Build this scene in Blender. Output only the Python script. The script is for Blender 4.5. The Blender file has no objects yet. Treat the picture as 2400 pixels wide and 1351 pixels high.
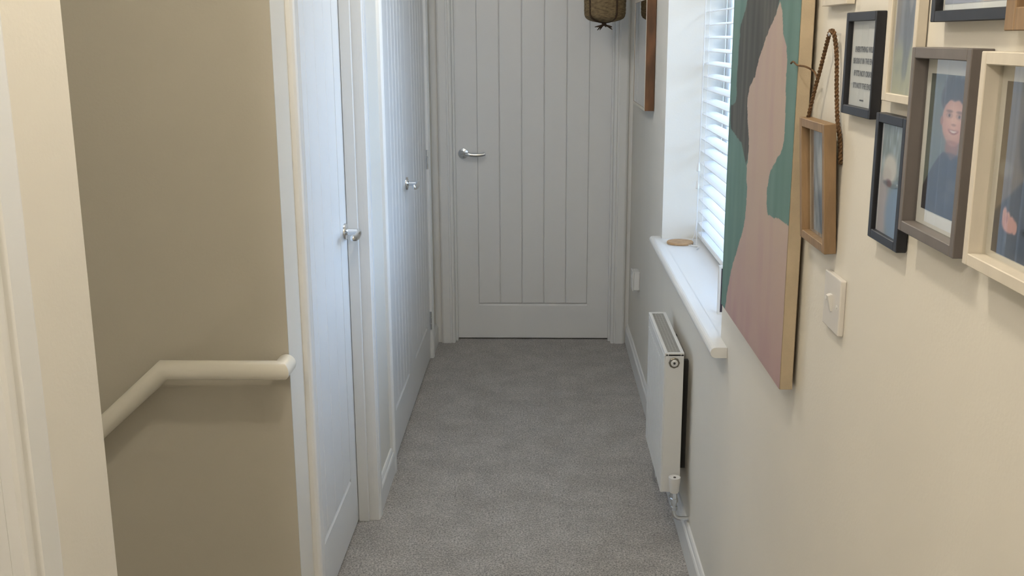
import bpy, bmesh, math, random
from mathutils import Vector, Matrix, noise
random.seed(7)
PI = math.pi
scene = bpy.context.scene
COL = scene.collection

# ------------------------------------------------------------------ camera
H = 1.55
cam_d = bpy.data.cameras.new('camera'); cam = bpy.data.objects.new('camera', cam_d); COL.objects.link(cam)
cam_d.sensor_fit = 'HORIZONTAL'; cam_d.sensor_width = 36.0
cam_d.lens = 2471.8 / 2400 * 36.0
cam_d.clip_start = 0.02
def cam_axes(p, yw, r):
    f = Vector((-math.sin(yw)*math.cos(p), math.cos(yw)*math.cos(p), -math.sin(p)))
    rt = Vector((math.cos(yw), math.sin(yw), 0)); up = rt.cross(f)
    return rt*math.cos(r)+up*math.sin(r), -rt*math.sin(r)+up*math.cos(r), f
rt, up, fw = cam_axes(0.23446, 0.02704, -0.00428)
cam.matrix_world = Matrix(((rt.x, up.x, -fw.x, 0), (rt.y, up.y, -fw.y, 0), (rt.z, up.z, -fw.z, H), (0, 0, 0, 1)))
scene.camera = cam

# ------------------------------------------------------------------ world, lights, exposure
world = bpy.data.worlds.new('sky'); scene.world = world; world.use_nodes = True
wn = world.node_tree.nodes; wl = world.node_tree.links
bg = wn['Background']; SKY = 9.3
tc = wn.new('ShaderNodeTexCoord'); sp = wn.new('ShaderNodeSeparateXYZ'); cr = wn.new('ShaderNodeValToRGB')
wl.new(tc.outputs['Generated'], sp.inputs[0]); wl.new(sp.outputs['Z'], cr.inputs[0]); wl.new(cr.outputs[0], bg.inputs[0])
e = cr.color_ramp.elements
e[0].position = 0.0; e[0].color = (.15, .18, .20, 1)
e[1].position = 1.0; e[1].color = (.42, .62, 1.0, 1)
n_ = e.new(.02); n_.color = (.51, .71, 1.0, 1)
bg.inputs['Strength'].default_value = SKY

def area(name, loc, rot, sx, sy, power, color, portal=False):
    l = bpy.data.lights.new(name, 'AREA'); l.shape = 'RECTANGLE'; l.size = sx; l.size_y = sy
    l.energy = power; l.color = color
    o = bpy.data.objects.new(name, l); COL.objects.link(o); o.location = loc; o.rotation_euler = rot
    if portal: l.cycles.is_portal = True
    return o
area('window_portal', (.775, 3.236, 1.455), (0, PI/2, 0), 1.29, 1.325, 1, (1, 1, 1), True)
def point(name, loc, power, color, rad):
    l = bpy.data.lights.new(name, 'POINT'); l.energy = power; l.color = color; l.shadow_soft_size = rad
    o = bpy.data.objects.new(name, l); COL.objects.link(o); o.location = loc
    return o
point('landing_light', (-.05, 1.3, 2.33), 19.5, (1.0, .90, .73), .05)
point('stairwell_fill', (-2.6, 1.62, -.35), 14, (1.0, .89, .72), .12)  # added fill light, lifts the lower part of the stairwell wall
point('landing_light', (-.43, 3.2, 2.31), 15, (1.0, .975, .94), .08)
point('landing_light', (-.475, -.2, 2.2), 23, (1.0, .91, .79), .045)  # added fill, placed to brighten the right wall and miss the stairwell

scene.view_settings.view_transform = 'Standard'; scene.view_settings.look = 'None'
scene.view_settings.exposure = 0.0; scene.view_settings.gamma = 1.0; scene.view_settings.use_curve_mapping = False

# ------------------------------------------------------------------ materials
def lin(c): return tuple(((v/255)/12.92 if v/255 <= .04045 else ((v/255+.055)/1.055)**2.4) for v in c)
def mat(name, col, rough=.5, metal=0.0, spec=.5, bump=0, bscale=200, mott=0, mscale=6, coat=0, trans=0, detail=3, stretch=None, col2=None, ior=1.45):
    m = bpy.data.materials.new(name); m.use_nodes = True
    nt = m.node_tree; N = nt.nodes; L = nt.links; b = N['Principled BSDF']
    b.inputs['Base Color'].default_value = (*col, 1); b.inputs['Roughness'].default_value = rough
    b.inputs['Metallic'].default_value = metal; b.inputs['Specular IOR Level'].default_value = spec
    b.inputs['Coat Weight'].default_value = coat; b.inputs['Transmission Weight'].default_value = trans; b.inputs['IOR'].default_value = ior
    tcn = N.new('ShaderNodeTexCoord'); src = tcn.outputs['Object']
    if stretch:
        mp = N.new('ShaderNodeMapping'); mp.inputs['Scale'].default_value = stretch; L.new(src, mp.inputs[0]); src = mp.outputs[0]
    if mott:
        nz = N.new('ShaderNodeTexNoise'); nz.inputs['Scale'].default_value = mscale; nz.inputs['Detail'].default_value = detail
        L.new(src, nz.inputs['Vector'])
        rp = N.new('ShaderNodeValToRGB'); L.new(nz.outputs['Fac'], rp.inputs[0])
        c2 = col2 or tuple(v*(1-mott) for v in col)
        rp.color_ramp.elements[0].position = .35; rp.color_ramp.elements[0].color = (*c2, 1)
        rp.color_ramp.elements[1].position = .65; rp.color_ramp.elements[1].color = (*col, 1)
        L.new(rp.outputs[0], b.inputs['Base Color'])
    if bump:
        nb = N.new('ShaderNodeTexNoise'); nb.inputs['Scale'].default_value = bscale; nb.inputs['Detail'].default_value = 3
        L.new(src, nb.inputs['Vector'])
        bp = N.new('ShaderNodeBump'); bp.inputs['Strength'].default_value = bump; bp.inputs['Distance'].default_value = .002
        L.new(nb.outputs['Fac'], bp.inputs['Height']); L.new(bp.outputs[0], b.inputs['Normal'])
    return m
M = {}
M['wall'] = mat('cream_wall_paint', (.78, .745, .67), .75, spec=.25, bump=.12, bscale=160, mott=.03, mscale=3)
M['stairwall'] = mat('shade_darkened_stairwell_paint', (.54, .51, .435), .75, spec=.25, bump=.12, bscale=160, mott=.03, mscale=3)  # cream wall colour darkened to stand in for the stairwell's shade
M['white'] = mat('white_wall_paint', (.78, .77, .74), .7, spec=.3, bump=.1, bscale=160)
M['ceiling'] = mat('ceiling_paint', (.80, .78, .74), .9, spec=.2, bump=.1, bscale=120)
M['gloss'] = mat('white_satin_paint', (.80, .80, .785), .34, spec=.45, bump=.05, bscale=60)
M['door'] = mat('white_door_paint', (.82, .82, .81), .36, spec=.45, bump=.08, bscale=130, stretch=(1, 1, .12))
M['rail'] = mat('cream_gloss_handrail', (.80, .77, .68), .3, spec=.5, bump=.05, bscale=60)
M['plastic'] = mat('white_plastic', (.80, .79, .76), .3)
M['greyplastic'] = mat('off_white_plastic', (.72, .69, .65), .32)
M['upvc'] = mat('white_window_plastic', (.85, .86, .87), .3)
M['slat'] = mat('white_blind_slat', (.86, .87, .88), .38)
M['cord'] = mat('white_cord', (.75, .74, .72), .8, bump=.3, bscale=900)
M['rad'] = mat('white_enamel', (.78, .78, .76), .3, spec=.5)
M['grille'] = mat('grey_enamel_grille', (.42, .42, .40), .5)
M['dark'] = mat('dark_metal', (.05, .05, .05), .6)
M['chrome'] = mat('polished_chrome', (.78, .80, .82), .12, metal=1)
M['bronze'] = mat('tarnished_bleed_plug', (.22, .20, .16), .35, metal=.8)
M['black'] = mat('black_frame_paint', (.012, .013, .018), .4, spec=.5)
M['greyframe'] = mat('taupe_grey_frame', (.15, .132, .124), .5, mott=.12, mscale=30, stretch=(1, 1, .2))
M['whiteframe'] = mat('white_washed_frame', (.70, .64, .54), .55, mott=.06, mscale=40, stretch=(1, 1, .15), bump=.1, bscale=200)
M['wood'] = mat('pale_oak_frame', (.31, .20, .105), .5, mott=.3, mscale=40, stretch=(1, 4, .3), bump=.15, bscale=300)
M['wooddark'] = mat('brown_wood_frame', (.17, .075, .03), .45, mott=.5, mscale=30, stretch=(1, 4, .25), bump=.15, bscale=200)
M['edge'] = mat('raw_canvas_edge', (.50, .41, .29), .8, mott=.12, mscale=25, bump=.3, bscale=700)
M['mount'] = mat('white_mount_card', (.70, .66, .60), .8)
M['mountwhite'] = mat('bright_white_mount_card', (.86, .85, .83), .8)
M['ink'] = mat('printed_grey_ink', (.10, .095, .10), .8)
M['rope'] = mat('brown_jute_rope', (.16, .085, .035), .9, mott=.5, mscale=150, bump=.8, bscale=600)
M['raffia'] = mat('woven_raffia', (.24, .17, .085), .8, mott=.5, mscale=60, stretch=(1, 1, 3), bump=.6, bscale=300)
M['raffiadark'] = mat('dark_raffia_binding', (.06, .033, .015), .85, mott=.4, mscale=90, bump=.6, bscale=400)
M['coaster'] = mat('light_wooden_disc', (.50, .32, .17), .6, mott=.25, mscale=60)
M['bezel'] = mat('dark_plum_card', (.035, .022, .035), .5)
M['stripe'] = mat('door_stop_paint', (.74, .73, .70), .4)

def carpet():
    m = bpy.data.materials.new('grey_cut_pile_carpet'); m.use_nodes = True
    nt = m.node_tree; N = nt.nodes; L = nt.links; b = N['Principled BSDF']
    b.inputs['Roughness'].default_value = .95; b.inputs['Specular IOR Level'].default_value = .1
    b.inputs['Sheen Weight'].default_value = .3; b.inputs['Sheen Roughness'].default_value = .6
    tcn = N.new('ShaderNodeTexCoord'); src = tcn.outputs['Object']
    def nz(s, d, r=.5):
        n = N.new('ShaderNodeTexNoise'); n.inputs['Scale'].default_value = s; n.inputs['Detail'].default_value = d; n.inputs['Roughness'].default_value = r
        L.new(src, n.inputs['Vector']); return n.outputs['Fac']
    f1, f2, f3 = nz(170, 3, .8), nz(7, 6, .7), nz(60, 4, .75)
    def ramp(f, a, c, p0=.3, p1=.7):
        r = N.new('ShaderNodeValToRGB'); L.new(f, r.inputs[0])
        r.color_ramp.elements[0].position = p0; r.color_ramp.elements[0].color = (*a, 1)
        r.color_ramp.elements[1].position = p1; r.color_ramp.elements[1].color = (*c, 1); return r.outputs[0]
    def mul(a, b_):
        x = N.new('ShaderNodeMix'); x.data_type = 'RGBA'; x.blend_type = 'MULTIPLY'; x.inputs[0].default_value = 1
        L.new(a, x.inputs[6]); L.new(b_, x.inputs[7]); return x.outputs[2]
    c = mul(ramp(f1, (.125, .118, .108), (.60, .575, .54), .36, .64), ramp(f2, (.86, .85, .84), (1.10, 1.10, 1.10), .38, .62))
    c = mul(c, ramp(f3, (.80, .80, .80), (1.18, 1.18, 1.18)))
    L.new(c, b.inputs['Base Color'])
    bp = N.new('ShaderNodeBump'); bp.inputs['Strength'].default_value = .8; bp.inputs['Distance'].default_value = .005
    L.new(f1, bp.inputs['Height']); L.new(bp.outputs[0], b.inputs['Normal'])
    return m
M['carpet'] = carpet()

def glass(name, rough=0.0):
    m = bpy.data.materials.new(name); m.use_nodes = True
    nt = m.node_tree; N = nt.nodes; L = nt.links; N.clear()
    out = N.new('ShaderNodeOutputMaterial'); mx = N.new('ShaderNodeMixShader')
    tr = N.new('ShaderNodeBsdfTransparent'); tr.inputs[0].default_value = (.97, .98, .98, 1)
    gl = N.new('ShaderNodeBsdfGlossy'); gl.inputs['Roughness'].default_value = rough
    fr = N.new('ShaderNodeFresnel'); fr.inputs['IOR'].default_value = 1.5
    ge = N.new('ShaderNodeNewGeometry'); iv = N.new('ShaderNodeMath'); iv.operation = 'SUBTRACT'; iv.inputs[0].default_value = 1; L.new(ge.outputs['Backfacing'], iv.inputs[1])
    dbl = N.new('ShaderNodeMath'); dbl.operation = 'MULTIPLY'; dbl.inputs[1].default_value = 1.75; dbl.use_clamp = True; L.new(fr.outputs[0], dbl.inputs[0])
    ml = N.new('ShaderNodeMath'); ml.operation = 'MULTIPLY'; L.new(dbl.outputs[0], ml.inputs[0]); L.new(iv.outputs[0], ml.inputs[1])
    L.new(ml.outputs[0], mx.inputs[0]); L.new(tr.outputs[0], mx.inputs[1]); L.new(gl.outputs[0], mx.inputs[2]); L.new(mx.outputs[0], out.inputs[0])
    return m
M['glass'] = glass('picture_glass', .015)
M['pane'] = glass('window_glass')

def attr_mat(name, rough=.6, bump=0, spec=.3):
    m = bpy.data.materials.new(name); m.use_nodes = True
    nt = m.node_tree; N = nt.nodes; L = nt.links; b = N['Principled BSDF']
    a = N.new('ShaderNodeAttribute'); a.attribute_name = 'print'
    L.new(a.outputs['Color'], b.inputs['Base Color']); b.inputs['Roughness'].default_value = rough; b.inputs['Specular IOR Level'].default_value = spec
    if bump:
        t = N.new('ShaderNodeTexCoord'); mp = N.new('ShaderNodeMapping'); mp.inputs['Scale'].default_value = (1, 3, .5)
        n = N.new('ShaderNodeTexNoise'); n.inputs['Scale'].default_value = 60; n.inputs['Detail'].default_value = 4
        L.new(t.outputs['Object'], mp.inputs[0]); L.new(mp.outputs[0], n.inputs['Vector'])
        bp = N.new('ShaderNodeBump'); bp.inputs['Strength'].default_value = bump; bp.inputs['Distance'].default_value = .002
        L.new(n.outputs['Fac'], bp.inputs['Height']); L.new(bp.outputs[0], b.inputs['Normal'])
    return m
M['print'] = attr_mat('photo_print', .45)
M['paint'] = attr_mat('acrylic_paint_on_canvas', .6, .12)

# ------------------------------------------------------------------ mesh helpers
def link(name, bm, m, parent=None, smooth=False, loc=None):
    me = bpy.data.meshes.new(name); bmesh.ops.recalc_face_normals(bm, faces=bm.faces[:]) if bm.faces else None
    if smooth:
        for f in bm.faces: f.smooth = True
    bm.to_mesh(me); bm.free()
    if smooth:
        try: me.set_sharp_from_angle(angle=math.radians(40))
        except Exception: pass
    me.materials.append(m)
    o = bpy.data.objects.new(name, me); COL.objects.link(o)
    if parent: o.parent = parent
    if loc: o.location = loc
    return o
def box(bm, x0, x1, y0, y1, z0, z1, bev=0, seg=1):
    if x0 > x1: x0, x1 = x1, x0
    if y0 > y1: y0, y1 = y1, y0
    if z0 > z1: z0, z1 = z1, z0
    r = bmesh.ops.create_cube(bm, size=1.0)
    vs = r['verts']
    for v in vs:
        v.co = Vector(((x0+x1)/2+v.co.x*(x1-x0), (y0+y1)/2+v.co.y*(y1-y0), (z0+z1)/2+v.co.z*(z1-z0)))
    if bev:
        es = list({e for v in vs for e in v.link_edges})
        bmesh.ops.bevel(bm, geom=es, offset=bev, segments=seg, affect='EDGES', profile=.5)
    return bm
def B(*a, **k): return box(bmesh.new(), *a, **k)
def boxes(lst, bev=0, seg=1):
    bm = bmesh.new()
    for b_ in lst: box(bm, *b_, bev=bev, seg=seg)
    return bm
def prism(bm, prof, fn, t0, t1):
    """closed 2-D profile extruded between t0 and t1; fn(a,b,t) -> xyz"""
    lo = [bm.verts.new(fn(a, b_, t0)) for a, b_ in prof]; hi = [bm.verts.new(fn(a, b_, t1)) for a, b_ in prof]
    n = len(prof)
    for i in range(n): bm.faces.new((lo[i], lo[(i+1) % n], hi[(i+1) % n], hi[i]))
    bm.faces.new(lo); bm.faces.new(hi[::-1]); return bm
def lathe(bm, prof, seg=28, mtx=Matrix()):
    """prof: (r, h) revolved about local z"""
    rings = []
    for r, h in prof:
        rings.append([bm.verts.new(mtx @ Vector((max(r, 1e-5)*math.cos(2*PI*i/seg), max(r, 1e-5)*math.sin(2*PI*i/seg), h))) for i in range(seg)])
    for a, b_ in zip(rings, rings[1:]):
        for i in range(seg): bm.faces.new((a[i], a[(i+1) % seg], b_[(i+1) % seg], b_[i]))
    bm.faces.new(rings[0]); bm.faces.new(rings[-1][::-1]); return bm
def tube(bm, pts, rad, seg=12, closed_ends=True, squash=(1, 1)):
    pts = [Vector(p) for p in pts]; n = len(pts); rads = rad if isinstance(rad, (list, tuple)) else [rad]*n
    rings = []; ref = None
    for i, p in enumerate(pts):
        a = (p-pts[i-1]).normalized() if i else None; b_ = (pts[i+1]-p).normalized() if i < n-1 else None
        t = ((a or b_)+(b_ or a)); t = t.normalized() if t.length > 1e-6 else (a or b_)
        if ref is None: ref = Vector((0, 0, 1)) if abs(t.z) < .9 else Vector((0, 1, 0))
        u = ref-t*ref.dot(t); u.normalize(); ref = u; w = t.cross(u)
        k = 1.0
        if a and b_: k = 1/max(.5, math.cos(a.angle(b_)/2))
        rings.append([bm.verts.new(p+(u*math.cos(2*PI*j/seg)*squash[0]+w*math.sin(2*PI*j/seg)*squash[1])*rads[i]*(k if False else 1)) for j in range(seg)])
    for a, b_ in zip(rings, rings[1:]):
        for j in range(seg): bm.faces.new((a[j], a[(j+1) % seg], b_[(j+1) % seg], b_[j]))
    if closed_ends: bm.faces.new(rings[0][::-1]); bm.faces.new(rings[-1])
    return bm
def smooth_path(pts, n=8):
    out = []; P = [Vector(p) for p in pts]; P = [P[0]]+P+[P[-1]]
    for i in range(1, len(P)-2):
        for k in range(n):
            t = k/n; a, b_, c, d = P[i-1:i+3]
            out.append(.5*((2*b_)+(c-a)*t+(2*a-5*b_+4*c-d)*t*t+(3*b_-a-3*c+d)*t**3))
    out.append(P[-2]); return out
def empty(name, loc=(0, 0, 0), rz=0):
    o = bpy.data.objects.new(name, None); COL.objects.link(o); o.location = loc; o.rotation_euler = (0, 0, rz); o.empty_display_size = .05
    return o
def tag(o, label, cat, group=None):
    o['label'] = label; o['category'] = cat
    if group: o['group'] = group
    return o
def struct(o, label=None, cat='structure'):
    o['kind'] = 'structure'
    if label: o['label'] = label; o['category'] = cat
    return o

# ------------------------------------------------------------------ the shell
W = .457      # right wall face
LX = -.54     # left wall face
FY = 5.27     # far wall face
CZ = 2.40
SY0, SY1 = 1.215, 2.163   # stair opening
floor = struct(link('floor', boxes([(LX, W, -1.6, FY+.15, -.22, 0), (LX-.22, LX, -1.6, SY0, -.22, 0), (LX-.22, LX, SY1, FY, -.22, 0)]), M['carpet']), 'grey cut pile carpet covering the whole landing', 'floor')
struct(link('ceiling', B(-3.4, .9, -1.75, FY+.2, CZ, CZ+.12), M['ceiling']), 'white ceiling over the landing', 'ceiling')
# right wall with window opening
WY0, WY1, WZ0, WZ1 = 2.572, 3.90, .81, 2.10
struct(link('wall_right', boxes([(W, W+.32, -1.6, WY0, -.22, CZ), (W, W+.32, WY1, FY+.2, -.22, CZ), (W, W+.32, WY0, WY1, -.22, WZ0-.025), (W, W+.32, WY0, WY1, WZ1, CZ)]), M['wall']), 'cream painted wall carrying the framed pictures and window', 'wall')
# far wall with door opening
DX0, DX1, DH = -.437, .366, 2.03
struct(link('wall_far', boxes([(LX, DX0-.03, FY, FY+.12, -.22, CZ), (DX1+.03, W, FY, FY+.12, -.22, CZ), (DX0-.03, DX1+.03, FY, FY+.12, DH+.03, CZ)]), M['white']), 'narrow end wall around the far grooved door', 'wall')
# left walls
O1a, O1b = 2.355, 3.19      # recessed door opening
O2a, O2b = 3.625, 4.985     # double cupboard opening
O5a, O5b = .19, .97         # near left opening
TK = .11
struct(link('wall_left_near', boxes([(LX-TK, LX, -1.6, O5a-.03, -.22, CZ), (LX-TK, LX, O5b+.03, SY0, -.22, CZ), (LX-TK, LX, O5a-.03, O5b+.03, DH+.03, CZ)]), M['wall']), 'cream wall pier at the near left, before the stair opening', 'wall')
struct(link('wall_left_far', boxes([(LX-TK, LX, SY1+.003, O1a-.03, -.22, CZ), (LX-TK, LX, O1a-.03, O1b+.03, DH+.03, CZ), (LX-TK, LX, O1b+.03, O2a-.03, -.22, CZ), (LX-TK, LX, O2a-.03, O2b+.03, DH+.03, CZ), (LX-TK, LX, O2b+.03, FY+.12, -.22, CZ)]), M['wall']), 'white painted left wall between the stair opening and the far door', 'wall')
struct(link('wall_stair_far', boxes([(-3.3, LX-TK, SY1, SY1+.1, -2.8, CZ), (LX-TK, LX, SY1, SY1+.1, -2.8, -.22), (LX-TK, LX, SY1, SY1+.0029, -.22, CZ)]), M['stairwall']), 'plain stairwell wall behind the handrail, its cream darkened for shade', 'wall')
struct(link('wall_stair_near', boxes([(-3.3, LX-TK, SY0-.1, SY0, -2.8, CZ), (LX-TK, LX, SY0-.1, SY0, -2.8, -.22)]), M['wall']), 'near side wall of the stairwell, out of view', 'wall')
struct(link('wall_stair_end', B(-3.4, -3.3, SY0-.1, SY1+.1, -2.8, CZ), M['wall']), 'end wall of the stairwell, out of view', 'wall')
struct(link('wall_stair_under', B(LX-.03, LX, SY0, SY1, -2.8, -.22), M['wall']), 'wall under the landing edge, out of view', 'wall')
struct(link('floor_lower_hall', B(-3.4, LX, SY0-.1, SY1+.1, -2.9, -2.8), M['carpet']), 'lower hall floor at the stair foot, out of view', 'floor')
struct(link('wall_back', B(-.8, .9, -1.75, -1.6, -.22, CZ), M['wall']), 'wall behind the viewpoint', 'wall')
# closed rooms behind doors so no daylight leaks in
struct(link('wall_room_backs', boxes([(-1.5, -1.45, -1.7, SY0-.1, -.22, CZ), (-1.5, -1.45, SY1+.1, FY+.2, -.22, CZ), (-1.5, LX-TK, -1.75, -1.6, -.22, CZ), (-1.5, LX-TK, FY+.12, FY+.2, -.22, CZ), (-1.5, .9, FY+.5, FY+.55, -.22, CZ), (-1.5, -1.45, FY, FY+.55, -.22, CZ), (.78, .83, FY+.1, FY+.55, -.22, CZ), (-1.5, LX-.22, -1.7, SY0, -.25, -.2), (-1.5, LX-.22, SY1, FY+.5, -.25, -.2), (LX-.3, .8, FY+.1, FY+.55, -.25, -.2), (-1.5, .9, FY+.1, FY+.6, CZ, CZ+.1)]), M['wall']), 'outer walls of the closed rooms behind the doors, out of view', 'wall')

# stairs going down to the left
st = empty('staircase', (LX, (SY0+SY1)/2, 0))
st['kind'] = 'structure'; st['label'] = 'carpeted stairs going down left from the landing'; st['category'] = 'stairs'
for k in range(12):
    x1 = -.08-.215*k; z1 = -.19*(k+1)
    link('stair_tread', B(x1-.235, x1, -(SY1-SY0)/2+.002, (SY1-SY0)/2-.002, z1-.19, z1, bev=.008), M['carpet'], st)

# ------------------------------------------------------------------ skirtings and architraves
SK = [(0, 0), (.0145, 0), (.0145, .078), (.012, .084), (.0095, .086), (.008, .094), (.005, .1), (0, .1)]
def skirt(name, label, fn, t0, t1):
    return struct(link(name, prism(bmesh.new(), SK, fn, t0, t1), M['gloss']), label, 'skirting board')
fr = lambda a, z, t: (W-a, t, z)
fl = lambda a, z, t: (LX+a, t, z)
ff = lambda a, z, t: (t, FY-a, z)
skirt('baseboard_right', 'white skirting board along the right wall under the radiator', fr, -1.6, FY)
skirt('baseboard_left_middle', 'short white skirting board between the two left doorways', fl, O1b+.06, O2a-.055)
skirt('baseboard_left_corner', 'short white skirting at the far left corner', fl, O2b+.06, FY)
skirt('baseboard_left_pier', 'white skirting on the near left pier', fl, O5b+.09, SY0)
skirt('baseboard_left_stair', 'white skirting on the short wall beside the stairs', fl, SY1, O1a-.062)
AR = [(0, 0), (0, .0125), (.004, .0155), (.010, .0165), (.014, .0125), (.018, .0125), (.022, .018), (.050, .018), (.056, .015), (.060, .010), (.060, 0)]
def casing(name, label, side, a, b_, top, depth, wdt=1.0, stop=.02, leaf=.053):
    """side: 'L' left wall, 'F' far wall; opening from a to b_; architrave, lining and door stop"""
    if side == 'L': P = lambda t, d, z: (LX+d, t, z)
    else: P = lambda t, d, z: (t, FY-d, z)
    e = empty(name, P((a+b_)/2, 0, 0)); e['kind'] = 'structure'; e['label'] = label; e['category'] = 'door frame'
    inv = Vector(e.location)
    def add(nm, prof, fn, t0, t1, m=M['gloss']):
        o = link(nm, prism(bmesh.new(), prof, lambda *q: Vector(fn(*q))-inv, t0, t1), m, e)
        return o
    s = wdt
    add('architrave', [(u*s, d) for u, d in AR], lambda u, d, z: P(b_+.001+u, d, z), 0, top+.06)
    add('architrave', [(u*s, d) for u, d in AR], lambda u, d, z: P(a-.001-u, d, z), 0, top+.06)
    add('architrave', [(u*s, d) for u, d in AR], lambda u, d, t: P(t, d, top+u), a, b_)
    dp = depth
    for t, sg in ((a, -1), (b_, 1)):
        bm = bmesh.new(); p = [Vector(P(t+sg*.028, .0, 0)), Vector(P(t, -dp, top))]
        box(bm, p[0].x, p[1].x, p[0].y, p[1].y, 0, top)
        bmesh.ops.translate(bm, vec=-inv, verts=bm.verts[:]); link('lining', bm, M['gloss'], e)
    bm = bmesh.new(); p = [Vector(P(a-.028, 0, top)), Vector(P(b_+.028, -dp, top))]
    box(bm, p[0].x, p[1].x, p[0].y, p[1].y, top, top+.028); bmesh.ops.translate(bm, vec=-inv, verts=bm.verts[:]); link('lining', bm, M['gloss'], e)
    if stop:
        for t, sg in ((a, 1), (b_, -1)):
            bm = bmesh.new(); q0 = Vector(P(t, -leaf+.035, 0)); q1 = Vector(P(t+sg*.012, -leaf+.001, 0))
            box(bm, q0.x, q1.x, q0.y, q1.y, 0, top, bev=.002); bmesh.ops.translate(bm, vec=-inv, verts=bm.verts[:]); link('door_stop', bm, M['gloss'], e)
    return e
casing('trim_1', 'white door frame around the recessed left door', 'L', O1a, O1b, DH, TK)
casing('trim_2', 'white frame around the pair of left cupboard doors', 'L', O2a, O2b, DH, TK, stop=0, wdt=.95)
casing('trim_3', 'white frame around the far grooved door', 'F', DX0, DX1, DH, .12, stop=.02, leaf=.06, wdt=1.15)
casing('trim_4', 'white door frame at the bottom left edge of the view', 'L', O5a, O5b, DH, TK, wdt=1.35)
def plinth(x0, x1, y0, y1, z): return B(x0, x1, y0, y1, 0, z, bev=.002)

# ------------------------------------------------------------------ doors
def leaf(name, label, origin, rz, w, h, stile, nb, handle_x=None, lever=-1, hinges=None, thick=.035):
    e = empty(name, origin, rz); e['kind'] = 'structure'; e['label'] = label; e['category'] = 'door'
    z0 = .008; rail0, rail1 = .19, h-.12; c = .0038
    m = M['door']
    link('door_core', B(.001, w-.001, .010, thick, z0, h), m, e)
    link('stile', B(0, stile, 0, .012, z0, h), m, e)
    link('stile', B(w-stile, w, 0, .012, z0, h), m, e)
    link('bottom_rail', prism(bmesh.new(), [(0, z0), (0, rail0-.008), (.007, rail0), (.012, rail0), (.012, z0)], lambda a, b_, t: (t, a, b_), stile, w-stile), m, e)
    link('top_rail', B(stile, w-stile, 0, .012, rail1, h), m, e)
    bw = (w-2*stile)/nb
    proto = None
    for i in range(nb):
        if proto is None:
            proto = link('board', B(.0004, bw-.0004, 0.0005, .012, rail0+.0045, rail1, bev=c), m, e); o = proto
        else:
            o = bpy.data.objects.new('board', proto.data); COL.objects.link(o); o.parent = e
        o.location = (stile+bw*i, 0, 0)
    # filler strips hide the butt joints between frame pieces at the stile ends
    if handle_x is not None:
        hz = .975
        R = Matrix.Translation((handle_x, 0, hz)) @ Matrix.Rotation(PI/2, 4, 'X')
        hd = link('door_handle', lathe(bmesh.new(), [(.0, 0), (.0265, 0), (.0265, .004), (.0245, .0075), (.020, .009), (.012, .010), (.010, .012), (.0095, .040), (.0, .042)], 32, R), M['chrome'], e, smooth=True)
        hd['label'] = 'chrome lever handle on round rose'
        s = lever
        pts = smooth_path([(handle_x-s*.004, -.040, hz+.001), (handle_x+s*.006, -.046, hz+.001), (handle_x+s*.028, -.050, hz), (handle_x+s*.060, -.049, hz-.004), (handle_x+s*.090, -.047, hz-.003), (handle_x+s*.114, -.044, hz+.002)], 6)
        n = len(pts); rads = [.0085+.0025*math.sin(PI*i/(n-1))**1 for i in range(n)]; rads[-1] = .004; rads[0] = .006
        lv = link('lever', tube(bmesh.new(), pts, rads, 16, squash=(1.0, .75)), M['chrome'], hd, smooth=True)
    if hinges:
        for hx, hz in hinges:
            bm = bmesh.new()
            for k in range(3):
                lathe(bm, [(0, 0), (.0055, 0), (.0055, .028), (0, .028)], 12, Matrix.Translation((hx, -.005, hz-.045+k*.031)))
            link('hinge', bm, M['chrome'], e, smooth=True)
    return e
leaf('door_1', 'white grooved door recessed in the left wall, chrome lever, nearest of the left doors', (LX-.053, O1a+.003, 0), PI/2, O1b-O1a-.006, DH-.004, .11, 5, handle_x=O1b-O1a-.006-.052, lever=-1)
wA = .640
leaf('door_2', 'nearer leaf of the pair of white grooved cupboard doors, with lever handle', (LX+.001, O2a+.003, 0), PI/2, wA, DH-.004, .105, 5, handle_x=wA-.052, lever=-1)
wB = O2b-O2a-.006-wA-.003
leaf('door_3', 'farther leaf of the pair of white grooved cupboard doors, hinged at the far side', (LX+.001, O2a+.003+wA+.003, 0), PI/2, wB, DH-.004, .115, 5, hinges=[(wB+.001, .985), (wB+.001, .195), (wB+.001, 1.80)])
leaf('door_4', 'white grooved door facing the camera at the end of the landing', (DX0+.003, FY+.060, 0), 0, DX1-DX0-.006, DH-.004, .117, 5, handle_x=.047, lever=1)
leaf('door_5', 'white grooved door at the near left, mostly out of view', (LX-.053, O5a+.003, 0), PI/2, O5b-O5a-.006, DH-.004, .11, 5)

# ------------------------------------------------------------------ window
win = empty('window_1', (.70, (WY0+WY1)/2, WZ0)); win['kind'] = 'structure'; win['label'] = 'white framed window behind the blind in the right wall'; win['category'] = 'window'
wx, wy, wz = .70, (WY0+WY1)/2, WZ0
hw, hh = (WY1-WY0)/2, WZ1-WZ0
bm = bmesh.new()
for (a, b_, c, d) in ((-hw, -hw+.06, 0, hh), (hw-.06, hw, 0, hh), (-hw+.06, hw-.06, 0, .06), (-hw+.06, hw-.06, hh-.06, hh), (-.035, .035, .06, hh-.06)):
    box(bm, -.03, .035, a, b_, c, d, bev=.004)
link('window_frame', bm, M['upvc'], win)
bm = bmesh.new()
for s in (-1, 1):
    yc = s*(hw/2-.012)
    box(bm, -.012, .02, yc-.011, yc+.011, .06, hh-.06, bev=.003)
    for k in (1, 2, 3):
        z = .06+(hh-.12)*k/4; box(bm, -.011, .019, min(s*.035, s*(hw-.06)), max(s*.035, s*(hw-.06)), z-.010, z+.010, bev=.003)
link('glazing_bar', bm, M['upvc'], win)
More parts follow.
